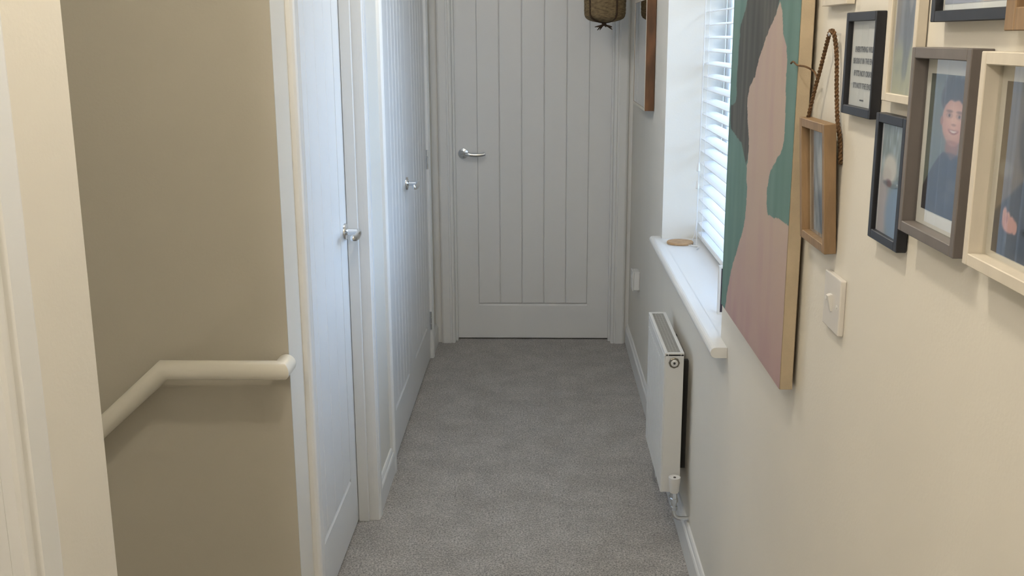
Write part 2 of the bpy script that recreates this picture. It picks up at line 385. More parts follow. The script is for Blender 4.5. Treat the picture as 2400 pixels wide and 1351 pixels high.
for s in (-1, 1):
    y0, y1 = sorted((s*.035, s*(hw-.06)))
    link('pane', B(.002, .006, y0, y1, .06, hh-.06), M['pane'], win)
# window board
def sill_prof(x0, x1, z0, z1):
    r = (z1-z0)/2; pts = [(x1, z0), (x1, z1)]
    pts += [(x0+r+r*math.cos(PI/2+PI*k/8), z0+r+r*math.sin(PI/2+PI*k/8)) for k in range(9)]
    return pts
bm = bmesh.new()
prism(bm, sill_prof(.416, W-.0005, WZ0-.026, WZ0), lambda a, b_, t: (a, t, b_), 2.475, 3.955)
box(bm, W-.001, .672, WY0+.001, WY1-.001, WZ0-.025, WZ0)
o = struct(link('window_sill', bm, M['gloss'], smooth=False), 'white painted windowsill with rounded nose under the blind', 'windowsill')
# reveal lining (plastered sides of the opening are the wall's own)

# ------------------------------------------------------------------ venetian blind
BX = .612; sy0, sy1 = WY0+.018, WY1-.018
bl = tag(empty('venetian_blind', (BX, (sy0+sy1)/2, WZ0)), 'white slatted blind hanging in the window above the sill', 'blind')
hy = (sy1-sy0)/2
prof = []
for k in range(7):
    a = -1+2*k/6; prof.append((a*.025, .003*(1-a*a)+.0013))
for k in range(7):
    a = 1-2*k/6; prof.append((a*.025, .003*(1-a*a)-.0013))
tilt = math.radians(8)
prof = [(a*math.cos(tilt)-b_*math.sin(tilt), a*math.sin(tilt)+b_*math.cos(tilt)) for a, b_ in prof]
sp_ = None; zs = .066; PITCH = .0445
while zs < WZ1-WZ0-.075:
    if sp_ is None:
        sp_ = link('slat', prism(bmesh.new(), prof, lambda a, b_, t: (a, t, b_), -hy, hy), M['slat'], bl); o = sp_
    else:
        o = bpy.data.objects.new('slat', sp_.data); COL.objects.link(o); o.parent = bl
    o.location = (0, 0, zs); zs += PITCH
link('bottom_rail', B(-.026, .026, -hy, hy, .012, .030, bev=.003), M['slat'], bl)
link('head_rail', B(-.03, .028, -hy-.005, hy+.005, WZ1-WZ0-.05, WZ1-WZ0-.002, bev=.002), M['slat'], bl)
for yy in (-hy+.12, hy-.12, 0):
    bm = bmesh.new()
    for xx in (-.0285, .0285): tube(bm, [(xx, yy, .02), (xx, yy, WZ1-WZ0-.05)], .0010, 6)
    link('ladder_cord', bm, M['cord'], bl)
bm = bmesh.new()
tube(bm, smooth_path([(-.036, hy-.06, WZ1-WZ0-.05), (-.037, hy-.055, .5), (-.038, hy-.05, .10), (-.050, hy-.06, .012), (-.066, hy-.11, .0035), (-.046, hy-.16, .0035), (-.056, hy-.20, .0035)], 6), .0016, 6)
tube(bm, smooth_path([(-.036, hy-.068, WZ1-WZ0-.05), (-.037, hy-.066, .5), (-.040, hy-.064, .10), (-.042, hy-.10, .006), (-.050, hy-.15, .004), (-.075, hy-.13, .004)], 6), .0016, 6)
link('pull_cord', bm, M['cord'], bl, smooth=True)
for (px, py, pz) in ((-.040, hy-.052, .20), (-.0405, hy-.066, .265)):
    link('cord_toggle', lathe(bmesh.new(), [(.001, .03), (.004, .026), (.0065, .0), (.004, -.003), (0, -.003)], 12, Matrix.Translation((px, py, pz))), M['plastic'], bl, smooth=True)

# coaster and standing card on the sill
bm = lathe(bmesh.new(), [(0, 0), (.046, 0), (.048, .002), (.048, .007), (.046, .009), (0, .009)], 40)
o = link('coaster', bm, M['coaster'], smooth=True, loc=(.512, 3.80, WZ0+.0003)); tag(o, 'round pale wooden coaster lying at the far end of the windowsill', 'coaster')
cd = tag(empty('standing_frame', (.53, 2.80, WZ0)), 'thin dark card frame standing on the windowsill beside the canvas edge', 'picture frame')
link('face', B(-.040, .05, -.006, .0, .006, .128), M['bezel'], cd)
link('border', boxes([(-.046, -.040, -.008, .006, .0, .134), (-.040, .055, -.008, .006, .128, .134), (-.040, .055, -.008, .006, .0, .006), (.05, .055, -.008, .006, .006, .128)]), M['plastic'], cd)
link('foot_strut', prism(bmesh.new(), [(0, .004), (.04, 0), (.04, .003), (.004, .09), (0, .09)], lambda a, b_, t: (t, .006+a, b_), .0, .02), M['bezel'], cd)

# ------------------------------------------------------------------ radiator
rx0, rx1, ry0, ry1, rz0, rz1 = .372, .430, 3.02, 3.50, .178, .630
ra = tag(empty('radiator', ((rx0+rx1)/2, (ry0+ry1)/2, rz0)), 'white panel radiator hung on the right wall below the windowsill', 'radiator')
ox, oy, oz = ra.location
def rb(*a, **k):
    bm = bmesh.new(); box(bm, *a, **k); bmesh.ops.translate(bm, vec=(-ox, -oy, -oz), verts=bm.verts[:]); return bm
def shift(bm): bmesh.ops.translate(bm, vec=(-ox, -oy, -oz), verts=bm.verts[:]); return bm
bm = bmesh.new()
box(bm, rx0, rx0+.010, ry0+.008, ry1-.008, rz0, rz1-.008, bev=.004, seg=2)
n = 14
for k in range(n):
    yc = ry0+.03+(ry1-ry0-.06)*k/(n-1); box(bm, rx0-.0006, rx0+.004, yc-.010, yc+.010, rz0+.03, rz1-.045, bev=.0005)
link('front_panel', shift(bm), M['rad'], ra)
link('rear_panel', rb(rx1-.010, rx1-.001, ry0+.012, ry1-.012, rz0+.01, rz1-.02, bev=.003), M['rad'], ra)
for y0 in (ry0, ry1-.002): link('side_panel', rb(rx0+.004, rx1, y0, y0+.002, rz0+.006, rz1-.004, bev=.0008), M['rad'], ra)
bm = bmesh.new()
for (a, b_, c, d) in ((rx0+.001, rx0+.011, ry0, ry1), (rx1-.009, rx1+.001, ry0, ry1), (rx0+.011, rx1-.009, ry0, ry0+.010), (rx0+.011, rx1-.009, ry1-.010, ry1)):
    box(bm, a, b_, c, d, rz1-.010, rz1, bev=.001)
link('top_frame', shift(bm), M['rad'], ra)
bm = bmesh.new(); k = ry0+.014
while k < ry1-.012:
    box(bm, rx0+.011, rx1-.009, k, k+.0035, rz1-.006, rz1-.002); k += .0068
for xx in (.25, .5, .75):
    xc = rx0+.011+(rx1-rx0-.02)*xx; box(bm, xc-.0008, xc+.0008, ry0+.01, ry1-.01, rz1-.007, rz1-.0015)
link('top_grille', shift(bm), M['grille'], ra)
bm = bmesh.new(); k = ry0+.02
while k < ry1-.02:
    box(bm, rx0+.012, rx1-.012, k, k+.001, rz0+.03, rz1-.02); k += .02
link('convector_fin', shift(bm), M['grille'], ra)
# air plug on the near end
R = Matrix.Translation((.4015, ry0-.0002, .600)) @ Matrix.Rotation(PI/2, 4, 'X')
pl = link('air_plug', shift(lathe(bmesh.new(), [(0, 0), (.0165, 0), (.0165, .003), (.014, .0045), (.0125, .0045)], 8, R)), M['bronze'], ra)
link('plug_centre', shift(lathe(bmesh.new(), [(0, .003), (.0105, .003), (.0105, .007), (.006, .009), (.0055, .007), (0, .007)], 20, R)), M['plastic'], pl, smooth=True)
link('plug_slot', shift(lathe(bmesh.new(), [(0, .0068), (.0035, .0068), (.0035, .0082), (0, .0082)], 10, R)), M['dark'], pl)
# valve
vx, vy = .410, 2.988
vb = link('valve_head', shift(lathe(bmesh.new(), [(0, .198), (.0125, .198), (.0145, .203), (.0165, .225), (.0180, .243), (.0178, .2475), (.0145, .2485), (.0125, .2462), (.005, .2455), (0, .2455)], 28, Matrix.Translation((vx, vy, 0)))), M['plastic'], ra, smooth=True)
link('valve_screw', shift(lathe(bmesh.new(), [(0, .245), (.004, .245), (.004, .2475), (0, .2475)], 12, Matrix.Translation((vx, vy, 0)))), M['dark'], vb)
bm = bmesh.new()
lathe(bm, [(0, .150), (.009, .150), (.009, .165), (.0125, .166), (.0125, .178), (.010, .180), (.010, .198), (0, .198)], 6, Matrix.Translation((vx, vy, 0)))
tube(bm, [(vx, vy, .172), (vx, vy+.045, .184)], .009, 12)
lathe(bm, [(0, 0), (.0125, 0), (.0125, .012), (0, .012)], 6, Matrix.Translation((vx, vy+.012, .175)) @ Matrix.Rotation(-PI/2, 4, 'X'))
lathe(bm, [(0, .140), (.0115, .140), (.0115, .152), (0, .152)], 6, Matrix.Translation((vx, vy, 0)))
link('valve_body', shift(bm), M['chrome'], ra)
link('pipe', shift(tube(bmesh.new(), smooth_path([(vx, vy, .145), (vx, vy, .130), (vx+.006, vy, .118), (vx+.02, vy, .112), (W+.002, vy, .112)], 5), .0065, 14)), M['chrome'], ra, smooth=True)
link('pipe', shift(tube(bmesh.new(), [(vx, ry1+.02, .19), (vx, ry1+.02, 0.0)], .0065, 14)), M['chrome'], ra, smooth=True)
link('lockshield', shift(lathe(bmesh.new(), [(0, .16), (.012, .16), (.012, .20), (.010, .225), (0, .227)], 16, Matrix.Translation((vx, ry1+.02, 0)))), M['plastic'], ra, smooth=True)
link('tail_pipe', shift(tube(bmesh.new(), [(vx, ry1+.02, .19), (vx, ry1-.01, .19)], .007, 12)), M['chrome'], ra, smooth=True)
for y0 in (ry0+.085, ry1-.115):
    link('wall_bracket', rb(rx1-.001, W+.001, y0, y0+.02, rz0+.05, rz1-.05), M['dark'], ra)

# ------------------------------------------------------------------ handrail
hy_ = SY1-.052; hz_ = .866
path = [(-.545, SY1-.003, hz_), (-.545, hy_, hz_), (-.795, hy_, hz_), (-2.55, hy_, hz_-(2.55-.795)*.90)]
hr = tag(empty('handrail', (-.67, SY1, hz_)), 'cream round wooden handrail on the stairwell wall, bending down to the left', 'handrail')
def rail_mesh(pts, rad, inv):
    # mitred sweep: rings lie in the bisecting plane of each joint
    P = [Vector(p) for p in pts]; bm = bmesh.new(); rings = []; N_ = 24
    dirs = [(P[i+1]-P[i]).normalized() for i in range(len(P)-1)]
    cur = None
    d = dirs[0]; u = Vector((0, 0, 1)); u = (u-d*u.dot(d)).normalized(); w = d.cross(u)
    ring = [P[0]+(u*math.cos(2*PI*j/N_)*1.0+w*math.sin(2*PI*j/N_))*rad for j in range(N_)]
    rings.append(ring)
    for i in range(1, len(P)):
        d = dirs[i-1]
        nrm = d if i == len(P)-1 else (dirs[i-1]+dirs[i]).normalized()
        ring = [q+d*((P[i]-q).dot(nrm)/d.dot(nrm)) for q in ring]; rings.append(ring)
    V = [[bm.verts.new(q-inv) for q in r] for r in rings]
    for a, b_ in zip(V, V[1:]):
        for j in range(N_): bm.faces.new((a[j], a[(j+1) % N_], b_[(j+1) % N_], b_[j]))
    bm.faces.new(V[0]); bm.faces.new(V[-1][::-1])
    return bm
inv = Vector(hr.location)
link('rail', rail_mesh(path, .0205, inv), M['rail'], hr, smooth=True)
for xx, zz in ((-1.25, hz_-(1.25-.795)*.9), (-2.2, hz_-(2.2-.795)*.9)):
    bm = bmesh.new(); tube(bm, [Vector((xx, SY1, zz-.06))-inv, Vector((xx, hy_, zz-.055))-inv, Vector((xx, hy_, zz-.015))-inv], .006, 10)
    link('bracket', bm, M['chrome'], hr)

# ------------------------------------------------------------------ electrical
def plate(name, label, cat, yc, zc, w, h, tip):
    e = tag(empty(name, (W, yc, zc)), label, cat)
    link('face_plate', B(-.009, 0, -w/2, w/2, -h/2, h/2, bev=.0018, seg=2), M['greyplastic'], e)
    return e
sw = plate('light_switch', 'off white square light switch plate below the small oak frame', 'light switch', 1.584, 1.150, .088, .086, True)
link('rocker', prism(bmesh.new(), [(-.008, -.013), (-.011, -.013), (-.0165, .011), (-.012, .013), (-.008, .013)], lambda a, b_, t: (a, t, b_), -.0055, .0055), M['plastic'], sw)
for yy in (-.030, .030):
    link('screw_cap', lathe(bmesh.new(), [(0, 0), (.003, 0), (.003, .0008), (0, .0008)], 12, Matrix.Translation((-.009, yy, 0)) @ Matrix.Rotation(-PI/2, 4, 'Y')), M['plastic'], sw)
so = tag(empty('wall_socket', (W, 4.745, .457)), 'small white surface box low on the right wall near the far door', 'socket')
link('back_box', B(-.028, 0, -.041, .043, -.043, .043, bev=.003), M['plastic'], so)
link('face_plate', B(-.034, -.028, -.043, .043, -.045, .045, bev=.003, seg=2), M['plastic'], so)
link('rocker', B(-.037, -.034, -.018, .018, .012, .030, bev=.001), M['plastic'], so)

# ------------------------------------------------------------------ flat prints as coloured grids
def grid_print(name, parent, x, y_left, y_right, z0, z1, fn, nu, nv, m=None):
    """flat print facing -x; u runs left to right as seen (towards -y), v upwards; coordinates local to parent"""
    me = bpy.data.meshes.new(name); vs = []; cols = []; fs = []
    for j in range(nv+1):
        v = j/nv
        for i in range(nu+1):
            u = i/nu; vs.append((x, y_left+(y_right-y_left)*u, z0+(z1-z0)*v)); c = fn(u, v); cols.extend((*lin(c), 1.0))
    for j in range(nv):
        for i in range(nu):
            a = j*(nu+1)+i; fs.append((a, a+1, a+nu+2, a+nu+1))
    me.from_pydata(vs, [], fs); at = me.color_attributes.new('print', 'FLOAT_COLOR', 'POINT'); at.data.foreach_set('color', cols)
    me.materials.append(m or M['print']); me.update()
    o = bpy.data.objects.new(name, me); COL.objects.link(o); o.parent = parent
    return o
def mix(a, b_, t):
    t = max(0, min(1, t)); return tuple(a[i]*(1-t)+b_[i]*t for i in range(3))
def nz(u, v, s=5, seed=0): return noise.noise(Vector((u*s, v*s, seed)))
def ell(u, v, cu, cv, ru, rv, soft=.12):
    d = math.sqrt(((u-cu)/ru)**2+((v-cv)/rv)**2); return max(0, min(1, (1-d)/soft+.5))

def picture(name, label, yf, yn, z0, z1, xf, m, bar, fn=None, inset=(0, 0, 0, 0), back=W-.0015, nu=40, nv=70, mount='mount', tilt=0, group='framed pictures on the right wall', cat='picture frame', glass_=True, photo_label=None, gx=.004, mount_x=None):
    """box frame on the right wall. yf far edge, yn near edge; bar = (far, near, bottom, top) widths; inset = print margins inside opening"""
    yc = (yf+yn)/2; e = tag(empty(name, (back, yc, z0)), label, cat, group)
    if tilt: e.rotation_euler = (0, -tilt, 0)
    a, b_ = yf-yc, yn-yc; h = z1-z0; xl = xf-back; bf, bn, bb, bt = bar
    bev = .0009
    link('frame_bar', B(xl, 0, a-bf, a, 0, h, bev=bev), m, e); link('frame_bar', B(xl, 0, b_, b_+bn, 0, h, bev=bev), m, e)
    link('frame_bar', B(xl, 0, b_+bn, a-bf, 0, bb, bev=bev), m, e); link('frame_bar', B(xl, 0, b_+bn, a-bf, h-bt, h, bev=bev), m, e)
    mxp = -.0065 if mount_x is None else mount_x
    link('mount', B(mxp, -.001, b_+bn, a-bf, bb, h-bt), M[mount], e)
    if fn:
        i0, i1, i2, i3 = inset
        o = grid_print('photograph', e, mxp-.0006, a-bf-i0, b_+bn+i1, bb+i2, h-bt-i3, fn, nu, nv)
        if photo_label: o['label'] = photo_label
    if glass_: link('glass', B(mxp-.0034, mxp-.0019, b_+bn, a-bf, bb, h-bt), M['glass'], e)
    return e

# --- the hanging oak frame
def oak_print(u, v):
    n = nz(u*2.2, v, 5, 3); c = mix((120, 128, 134), (196, 200, 204), .5+n*1.3)
    c = mix(c, (70, 82, 98), ell(u, v, .62, .28, .25, .25, .6)*.7)
    c = mix(c, (222, 222, 220), ell(u, v, .45, .62, .14, .2, .6)*.6)
    return mix(c, (96, 76, 62), max(0, .25-u)*2.2)
f1 = picture('hanging_frame', 'small pale oak frame hanging from a jute rope beside the canvas', 1.757, 1.602, 1.222, 1.421, .437, M['wood'], (.014, .012, .014, .014), oak_print, (.012, 0, .0, .0), tilt=math.radians(0), group=None, mount_x=-.005)
f1.location = (W-.0015, (1.757+1.602)/2, 1.222)
f1.rotation_euler = (0, -math.radians(3.6), 0)
nx = W-.012
def rope_mesh(pts, rad=.0021, twist=.012, inv=Vector((0, 0, 0))):
    P = smooth_path(pts, 14); bm = bmesh.new()
    ln = 0; L_ = [0]
    for a, b_ in zip(P, P[1:]): ln += (b_-a).length; L_.append(ln)
    for ph in (0, PI):
        q = []
        for p, l, i in zip(P, L_, range(len(P))):
            d = (P[min(i+1, len(P)-1)]-P[max(i-1, 0)]).normalized(); u = d.cross(Vector((1, 0, 0))).normalized(); w = d.cross(u)
            an = 2*PI*l/twist+ph; q.append(p+(u*math.cos(an)+w*math.sin(an))*rad*.75-inv)
        # resample finely
        q2 = smooth_path(q, 3); tube(bm, q2, rad, 7)
    return bm
ropeP = [(.4335, 1.742, 1.408), (.4375, 1.728, 1.455), (.441, 1.706, 1.50), (.4425, 1.684, 1.538), (.442, 1.669, 1.5535), (.4425, 1.660, 1.556), (.444, 1.651, 1.551), (.4475, 1.643, 1.52), (.449, 1.636, 1.47), (.4505, 1.626, 1.425), (.4525, 1.612, 1.395), (.4535, 1.606, 1.36)]
bpy.context.view_layer.update()
mi = f1.matrix_world.inverted()
bm = rope_mesh([Vector(p) for p in ropeP]); bm.transform(mi)
o = link('rope', bm, M['rope'], f1, smooth=True); o['label'] = 'twisted brown jute rope'
bm = tube(bmesh.new(), smooth_path([(.441, 1.722, 1.480), (.440, 1.738, 1.492), (.430, 1.756, 1.500), (.422, 1.780, 1.502), (.4195, 1.800, 1.507), (.4185, 1.811, 1.504)], 6), .0016, 7); bm.transform(mi)
link('rope_tail', bm, M['rope'], f1, smooth=True)
bm = tube(bmesh.new(), smooth_path([(.428, 1.613, 1.408), (.426, 1.608, 1.412), (.430, 1.600, 1.405), (.438, 1.599, 1.395), (.434, 1.601, 1.388)], 6), .0042, 8); bm.transform(mi)
bm.free()
nl = link('wall_hook', lathe(bmesh.new(), [(0, 0), (.0016, 0), (.0016, .016), (.0035, .0165), (.003, .019), (0, .0192)], 14, Matrix.Rotation(-PI/2, 4, 'Y')), M['chrome'], smooth=True, loc=(W, 1.661, 1.551))
tag(nl, 'small nail in the wall holding the jute rope', 'nail')

# --- black frame with the printed words
q = picture('quote_frame', 'black frame around white card with four lines of grey capitals', 1.582, 1.442, 1.439, 1.581, .4417, M['black'], (.011, .006, .0125, .0125), None, mount='mountwhite', group='framed pictures on the right wall', glass_=True, mount_x=-.006)
def text(parent, body, x, y, z, size, wfit, m, name='lettering'):
    cu = bpy.data.curves.new(name, 'FONT'); cu.body = body; cu.size = size; cu.align_x = 'CENTER'; cu.extrude = .0001; cu.offset = size*.012
    t = bpy.data.objects.new(name, cu); COL.objects.link(t)
    bpy.context.view_layer.update()
    me = bpy.data.meshes.new_from_object(t.evaluated_get(bpy.context.evaluated_depsgraph_get()))
    COL.objects.unlink(t); bpy.data.objects.remove(t)
    w = max(v.co.x for v in me.vertices)-min(v.co.x for v in me.vertices)
    me.transform(Matrix.Diagonal((wfit/w, 1, 1, 1)))
    # text x -> -y, text y -> z, text normal -> -x
    me.transform(Matrix(((0, 0, -1, x), (-1, 0, 0, y), (0, 1, 0, z), (0, 0, 0, 1))))
    me.materials.clear(); me.materials.append(m)
    o = bpy.data.objects.new(name, me); COL.objects.link(o); o.parent = parent; return o
for s, z, wf in (('EVERYTHING WILL', .0875, .084), ('BE OKAY IN THE END', .0715, .096), ("IF IT'S NOT OKAY", .0545, .084), ("IT'S NOT THE END", .0375, .084)):
    text(q, s, -.0068, -.0025, z, .0110, wf, M['ink'])
link('signature', B(-.0069, -.006, -.012, .004, .0205, .0225), M['ink'], q)

# --- cream frame with grey figure
def figure_print(u, v):
    c = mix((176, 178, 150), (150, 152, 158), (v-.30)*9)
    c = mix(c, (196, 192, 152), (.32-v)*3) if v < .32 else c
    c = mix(c, (150, 130, 110), ell(u, v, .08, .7, .12, .4, .5)*.5)
    c = mix(c, (110, 112, 118), ell(u, v, .55, .52, .20, .30, .35)*.8)
    c = mix(c, (120, 122, 118), ell(u, v, .52, .22, .12, .12, .4)*.7)
    c = mix(c, (200, 196, 190), ell(u, v, .62, .66, .09, .08, .6)*.6)
    n = nz(u, v, 8, 1); return mix(c, (90, 92, 90), max(0, n)*.35)
picture('cream_frame', 'narrow cream frame with a grey standing figure, beside the black lettered frame', 1.403, 1.291, 1.467, 1.66, .443, M['whiteframe'], (.016, .010, .0105, .0105), figure_print, (.004, 0, .0, .0), mount_x=-.006)

# --- black lower frame
def pale_dog(u, v):
    c = mix((116, 128, 122), (150, 160, 156), .5+nz(u, v, 6, 5)*1.5)
    c = mix(c, (190, 206, 214), max(0, nz(u*2, v, 7, 9))*1.3*(v > .5))
    c = mix(c, (186, 170, 165), ell(u, v, .12, .22, .32, .28, .5))
    c = mix(c, (120, 146, 176), ell(u, v, .75, .2, .42, .28, .4))
    c = mix(c, (226, 218, 204), ell(u, v, .40, .60, .30, .13, .4))
    c = mix(c, (212, 200, 186), ell(u, v, .30, .53, .20, .08, .5))
    c = mix(c, (110, 58, 50), ell(u, v, .38, .47, .13, .035, .5))
    c = mix(c, (70, 60, 58), ell(u, v, .25, .465, .12, .02, .7)*.8)
    return c
picture('black_frame', 'small black frame with a pale fluffy animal photo, lower edge of the cluster', 1.415, 1.298, 1.2855, 1.451, .4423, M['black'], (.012, .012, .012, .012), pale_dog, (.006, 0, .0, .0), nu=50, nv=90)

# --- taupe frame with portrait
def boy(u, v):
    u = (u-.57)/1.2+.56; v = (v-.685)/1.14+.665; cx = .56
    c = mix((112, 124, 120), (98, 108, 106), v+nz(u, v, 3, 2)*.3)
    sh = .47-1.1*max(0, abs(u-cx)-.14)**1.35
    torso = mix((34, 38, 56), (24, 26, 40), .5+nz(u*2, v, 6, 8)*1.6)
    # neck
    c = mix(c, (150, 104, 84), ell(u, v, cx, .50, .115, .09, .35))
    c = mix(c, torso, (sh+.35*max(0, .10-abs(u-cx))**1.0*-1-v)*60)
    c = mix(c, (44, 48, 66), ell(u, v, cx, .452, .13, .018, .6)*.5)
    # hair behind, then face
    hz = max(ell(u, v, cx, .80, .255, .115, .18), ell(u, v, cx-.05, .885, .15, .055+.02*nz(u, v, 16, 2), .5), ell(u, v, cx+.10, .875, .11, .05, .5))
    hair = mix((30, 24, 22), (58, 48, 42), .5+nz(u*4, v, 16, 6)*1.4)
    c = mix(c, hair, hz)
    fd = ((u-cx)/.215)**2+((v-.665)/.150)**2
    skin = mix((228, 184, 162), (184, 130, 110), fd*.9-.25*(cx-u))
    c = mix(c, skin, max(ell(u, v, cx, .665, .215, .150, .12), 0))
    for s_ in (-1, 1): c = mix(c, (168, 116, 96), ell(u, v, cx+s_*.218, .655, .028, .028, .4))
    fr_ = .785+.006*math.sin(u*43)-.9*(u-cx)**2
    c = mix(c, hair, (v-fr_)*70*(1 if fd < 1.25 else 0))
    c = mix(c, (214, 150, 130), ell(u, v, cx-.10, .625, .07, .035, .9)*.35); c = mix(c, (214, 150, 130), ell(u, v, cx+.11, .625, .07, .035, .9)*.35)
    for s_ in (-1, 1):
        c = mix(c, (104, 72, 58), ell(u, v, cx+s_*.09, .722, .058, .008, .8)*.75)
        c = mix(c, (120, 80, 66), ell(u, v, cx+s_*.088, .697, .052, .016, .9)*.6)
        c = mix(c, (216, 200, 190), ell(u, v, cx+s_*.088, .696, .036, .008, .7)*.6)
        c = mix(c, (40, 28, 26), ell(u, v, cx+s_*.088, .696, .018, .009, .6))
    c = mix(c, (222, 176, 152), ell(u, v, cx, .672, .016, .035, .9)*.5)
    c = mix(c, (140, 92, 76), ell(u, v, cx, .642, .040, .007, .9)*.7)
    c = mix(c, (140, 70, 62), ell(u, v, cx, .598+1.1*(u-cx)**2, .085, .014, .6))
    c = mix(c, (230, 216, 204), ell(u, v, cx, .601+1.1*(u-cx)**2, .064, .007, .6))
    c = mix(c, (140, 90, 74), ell(u, v, cx, .535, .09, .012, .9)*.5)
    c = mix(c, (96, 96, 92), ell(u, v, cx+.05, .27, .09, .04, .7)*.5); c = mix(c, (92, 92, 88), ell(u, v, cx-.01, .19, .07, .035, .7)*.4)
    return c
picture('taupe_frame', 'deep taupe grey box frame with portrait of a smiling boy in navy', 1.268, 1.094, 1.321, 1.536, .432, M['greyframe'], (.0105, .011, .0125, .0125), boy, (.015, .003, .0185, .0165), nu=90, nv=140, mount='mountwhite')

# --- white frame with cropped portrait
def girl(u, v):
    c = mix((112, 100, 90), (96, 86, 78), v)
    c = mix(c, (60, 52, 50), ell(u, v, .52, .70, .26, .24, .2))
    c = mix(c, (214, 172, 154), ell(u, v, .56, .70, .17, .14, .15))
    for s in (-1, 1): c = mix(c, (56, 44, 42), ell(u, v, .56+s*.07, .72, .022, .011, .5))
    c = mix(c, (170, 90, 84), ell(u, v, .56, .635, .065, .010, .5))
    c = mix(c, (190, 138, 122), ell(u, v, .56, .67, .03, .012, .7)*.7)
    sh = .50-max(0, abs(u-.56)-.12)*.55
    c = mix(c, (32, 38, 56), (sh-v)*30)
    c = mix(c, (208, 162, 146), ell(u, v, .56, .535, .09, .06, .3))
    c = mix(c, (150, 146, 140), ell(u, v, .10, .50, .10, .05, .7)*.6)
    c = mix(c, (38, 46, 66), max(0, nz(u*2, v, 6, 4))*(v < sh)*.8)
    for k in range(4): c = mix(c, (212, 158, 142), ell(u, v, .16+.055*k, .235-.018*k, .034, .05-.004*k, .35))
    c = mix(c, (206, 150, 136), ell(u, v, .24, .19, .11, .05, .3))
    c = mix(c, (150, 90, 80), ell(u, v, .20, .225, .012, .03, .6)*.6)
    return c
picture('white_box_frame', 'white washed box frame with cropped portrait, at the right edge of view', 1.064, .870, 1.323, 1.534, .430, M['whiteframe'], (.0115, .0115, .0125, .0125), girl, (.013, .013, .006, .015), nu=80, nv=120, mount='mount', mount_x=-.0075)

# --- landscape black frame at top
def lilac(u, v):
    c = mix((158, 158, 172), (176, 176, 190), v+nz(u, v, 4, 2)*.5)
    c = mix(c, (206, 186, 178), ell(u, v, .53, .35, .07, .6, .5)); c = mix(c, (190, 168, 160), ell(u, v, .62, .3, .05, .5, .5)*.7)
    return c
picture('landscape_frame', 'black landscape frame cut by the top of the view, over the taupe frame', 1.241, .990, 1.5635, 1.72, .440, M['black'], (.0125, .0125, .012, .012), lilac, (.006, .006, .007, .007), mount='mountwhite', nu=60, nv=40)
# --- wood frame at top right
def brownp(u, v): return mix((52, 36, 28), (110, 84, 64), .4+nz(u, v, 4, 7))
picture('oak_frame', 'thick golden oak frame at the top right corner of the view', 1.008, .800, 1.553, 1.76, .425, M['wood'], (.0205, .0205, .0205, .0205), brownp, (.002, .002, .002, .002), mount='mount', nu=40, nv=40)
# --- pale frame at top, left of the lettered frame
def greyp(u, v): return mix((186, 182, 176), (150, 148, 146), .5+nz(u, v, 4, 12))
picture('pale_frame', 'pale grey frame cut by the top edge, above the black lettered frame', 1.731, 1.592, 1.5935, 1.76, .443, M['mount'] and M['whiteframe'], (.012, .012, .0125, .0125), greyp, (.004, .004, .004, .004))

# --- far brown frame on the right wall past the window
def streak(u, v):
    c = mix((150, 152, 150), (196, 196, 194), .5+nz(u*4, v*.5, 6, 3)*1.4)
    return mix(c, (84, 92, 92), ell(u, v, .75, .45, .2, .5, .6)*.8)
fb = picture('brown_frame', 'brown wooden framed landscape on the right wall beyond the window', 4.815, 4.285, 1.256, 1.70, .418, M['wooddark'], (.014, .014, .012, .012), streak, (.02, .02, .02, .02), mount='mountwhite', group=None, mount_x=-.0335, gx=.0005)
link('front_bead', boxes([(-.0385, -.0373, a, b_, c, d) for a, b_, c, d in ((.252, .2645, 0, .444), (-.2645, -.252, 0, .444), (-.252, .252, 0, .011), (-.252, .252, .433, .444))]), M['whiteframe'], fb)

# ------------------------------------------------------------------ the painted canvas
HAIR = [(1.90, 1.72), (1.96, 1.66), (2.10, 1.70), (2.20, 1.67), (2.26, 1.621), (2.278, 1.6), (2.322, 1.574), (2.331, 1.541), (2.335, 1.499), (2.34, 1.457), (2.334, 1.423), (2.35, 1.406), (2.398, 1.396), (2.398, 1.367), (2.386, 1.348), (2.334, 1.34), (2.294, 1.333), (2.253, 1.328), (2.224, 1.309), (2.191, 1.288), (2.171, 1.318), (2.177, 1.344), (2.2, 1.382), (2.21, 1.422), (2.195, 1.447), (2.147, 1.47), (2.116, 1.504), (2.073, 1.534), (2.024, 1.566), (1.987, 1.582), (1.961, 1.611), (1.93, 1.66)]
PINK = [(1.956, 1.609), (1.987, 1.582), (2.024, 1.566), (2.073, 1.534), (2.116, 1.504), (2.147, 1.47), (2.195, 1.447), (2.21, 1.422), (2.2, 1.382), (2.177, 1.344), (2.171, 1.318), (2.183, 1.286), (2.184, 1.261), (2.171, 1.247), (2.172, 1.212), (2.177, 1.177), (2.199, 1.145), (2.229, 1.115), (2.262, 1.083), (2.301, 1.045), (2.332, 1.0), (2.354, 0.956), (2.372, 0.925), (2.40, .90), (1.75, .90), (1.75, 1.233),
        (1.804, 1.231), (1.862, 1.232), (1.92, 1.224), (1.965, 1.224), (1.977, 1.242), (1.983, 1.266), (1.968, 1.296), (1.943, 1.315), (1.909, 1.336), (1.875, 1.351), (1.865, 1.371), (1.863, 1.396), (1.865, 1.43), (1.874, 1.47), (1.873, 1.504), (1.883, 1.531), (1.915, 1.553), (1.93, 1.588), (1.948, 1.606)]
def inside(p, poly):
    x, y = p; r = False; j = len(poly)-1
    for i in range(len(poly)):
        xi, yi = poly[i]; xj, yj = poly[j]
        if (yi > y) != (yj > y) and x < (xj-xi)*(y-yi)/(yj-yi)+xi: r = not r
        j = i
    return r
CY0, CY1, CZ0, CZ1 = 1.794, 2.413, .936, 1.80
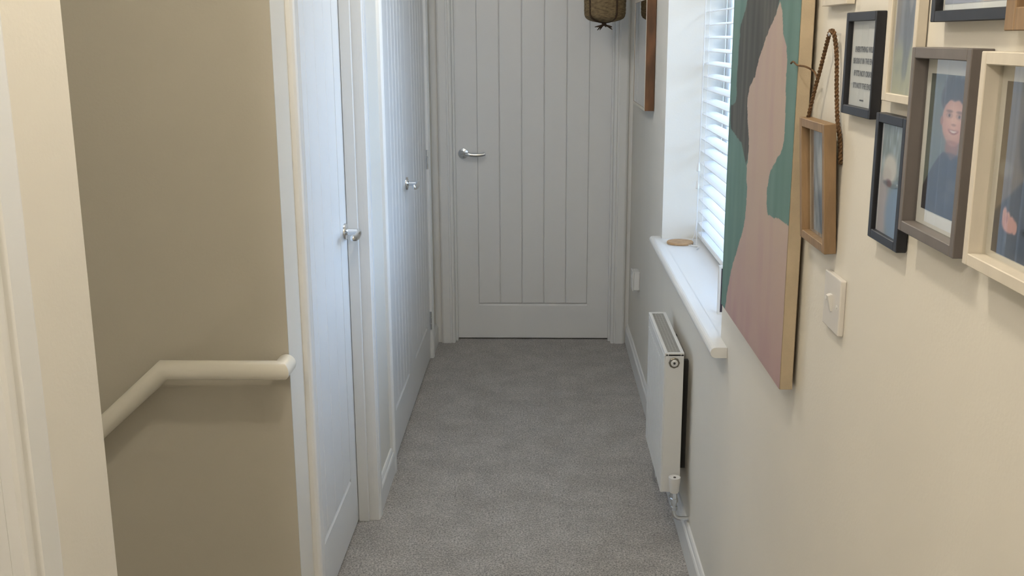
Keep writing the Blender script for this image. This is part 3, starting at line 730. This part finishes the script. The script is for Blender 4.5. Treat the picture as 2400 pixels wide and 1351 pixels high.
def canvas(u, v):
    y = CY1+(CY0-CY1)*u; z = CZ0+(CZ1-CZ0)*v
    w = .0022*nz(y, z, 60, 3); y2, z2 = y+w*2, z+w
    if inside((y2, z2), HAIR): return mix((84, 84, 79), (58, 60, 58), .4+nz(y*7, z*.8, 6, 1)*1.1)
    if inside((y2, z2), PINK):
        c = mix((182, 163, 150), (178, 153, 148), (1.22-z)*3.4)
        c = mix(c, (168, 140, 142), max(0, nz(y*3, z*.7, 7, 5)+.05)*.55)
        if z < 1.05: c = mix(c, (170, 142, 142), (.5+nz(y*2, z, 8, 9)*1.6)*min(1, (1.05-z)*14)*.6)
        return c
    return mix((102, 132, 126), (88, 120, 114), .4+nz(y*5, z*.8, 5, 11)*1.2)
pt = tag(empty('canvas_painting', (W-.008, (CY0+CY1)/2, CZ0)), 'tall unframed canvas with pink figure and grey hair on green', 'painting')
yc = (CY0+CY1)/2
ps = link('stretcher_side', B(-.0225, 0, CY0-yc, CY1-yc, 0, CZ1-CZ0, bev=.0012), M['edge'], pt); ps['label'] = 'raw beige canvas edge'
grid_print('painted_face', pt, -.0229, CY1-yc, CY0-yc, 0.0008, CZ1-CZ0-.0008, canvas, 200, 420, M['paint'])
link('hanging_cleat', B(0, .0078, -.2, .2, CZ1-CZ0-.1, CZ1-CZ0-.05), M['edge'], pt)

# ------------------------------------------------------------------ woven basket
bx, by, bz = .288, 4.92, 1.605
bk = tag(empty('woven_basket', (bx, by, bz)), 'brown woven basket with a dark knotted tuft hanging near the far door', 'basket')
prof = [(.006, .004), (.040, .008), (.074, .019), (.0875, .036), (.0895, .075), (.090, .13), (.081, .20), (.074, .26), (.060, .30), (.056, .31)]
def basket_shell():
    bm = bmesh.new(); S = 60; ps_ = smooth_path([(r, 0, h) for r, h in prof], 5); rings = []
    for k, p in enumerate(ps_):
        ring = []
        for i in range(S):
            a = 2*PI*i/S; r = p.x*(1+.018*(1 if (i//2+k) % 2 else -1)) if p.x > .02 else p.x
            r *= 1+.04*math.cos(3*a+.6)
            ring.append(bm.verts.new((r*math.cos(a)*1.03, r*math.sin(a)*.82, p.z+.006*math.sin(2*a)*(p.x/.08))))
        rings.append(ring)
    for a, b_ in zip(rings, rings[1:]):
        for i in range(S): bm.faces.new((a[i], a[(i+1) % S], b_[(i+1) % S], b_[i]))
    bm.faces.new(rings[0]); return bm
link('basket_body', basket_shell(), M['raffia'], bk, smooth=True)
for an in (-2.35, -.98, .8, 2.2):
    pts = [(r*1.02*math.cos(an)*(1.03), r*1.02*math.sin(an)*.84, h) for r, h in prof[:-1]]
    link('binding', tube(bmesh.new(), smooth_path(pts, 4), .0042, 8), M['raffiadark'], bk, smooth=True)
bm = bmesh.new()
lathe(bm, [(0, .006), (.009, .004), (.011, -.002), (.008, -.007), (0, -.008)], 12)
for k in range(16):
    a = 2*PI*k/16+random.random()*.3; l = .036+random.random()*.022
    tube(bm, smooth_path([(0, 0, -.002), (.010*math.cos(a), .008*math.sin(a), -.008), (l*math.cos(a)*.8, l*math.sin(a)*.6, -.010-random.random()*.020)], 3), [.0040, .0040, .0038, .0034, .0030, .0026, .0014], 6)
link('knot', bm, M['raffiadark'], bk, smooth=True)
link('hanging_cord', tube(bmesh.new(), [(0, 0, .29), (0, 0, CZ-bz)], .003, 8), M['raffiadark'], bk)
link('top_hoop', tube(bmesh.new(), [(.058*math.cos(2*PI*i/24)*1.03, .058*math.sin(2*PI*i/24)*.82, .306) for i in range(25)], .005, 8), M['raffiadark'], bk, smooth=True)
link('cross_bar', tube(bmesh.new(), [(-.058, 0, .304), (.058, 0, .304)], .004, 8), M['raffiadark'], bk)
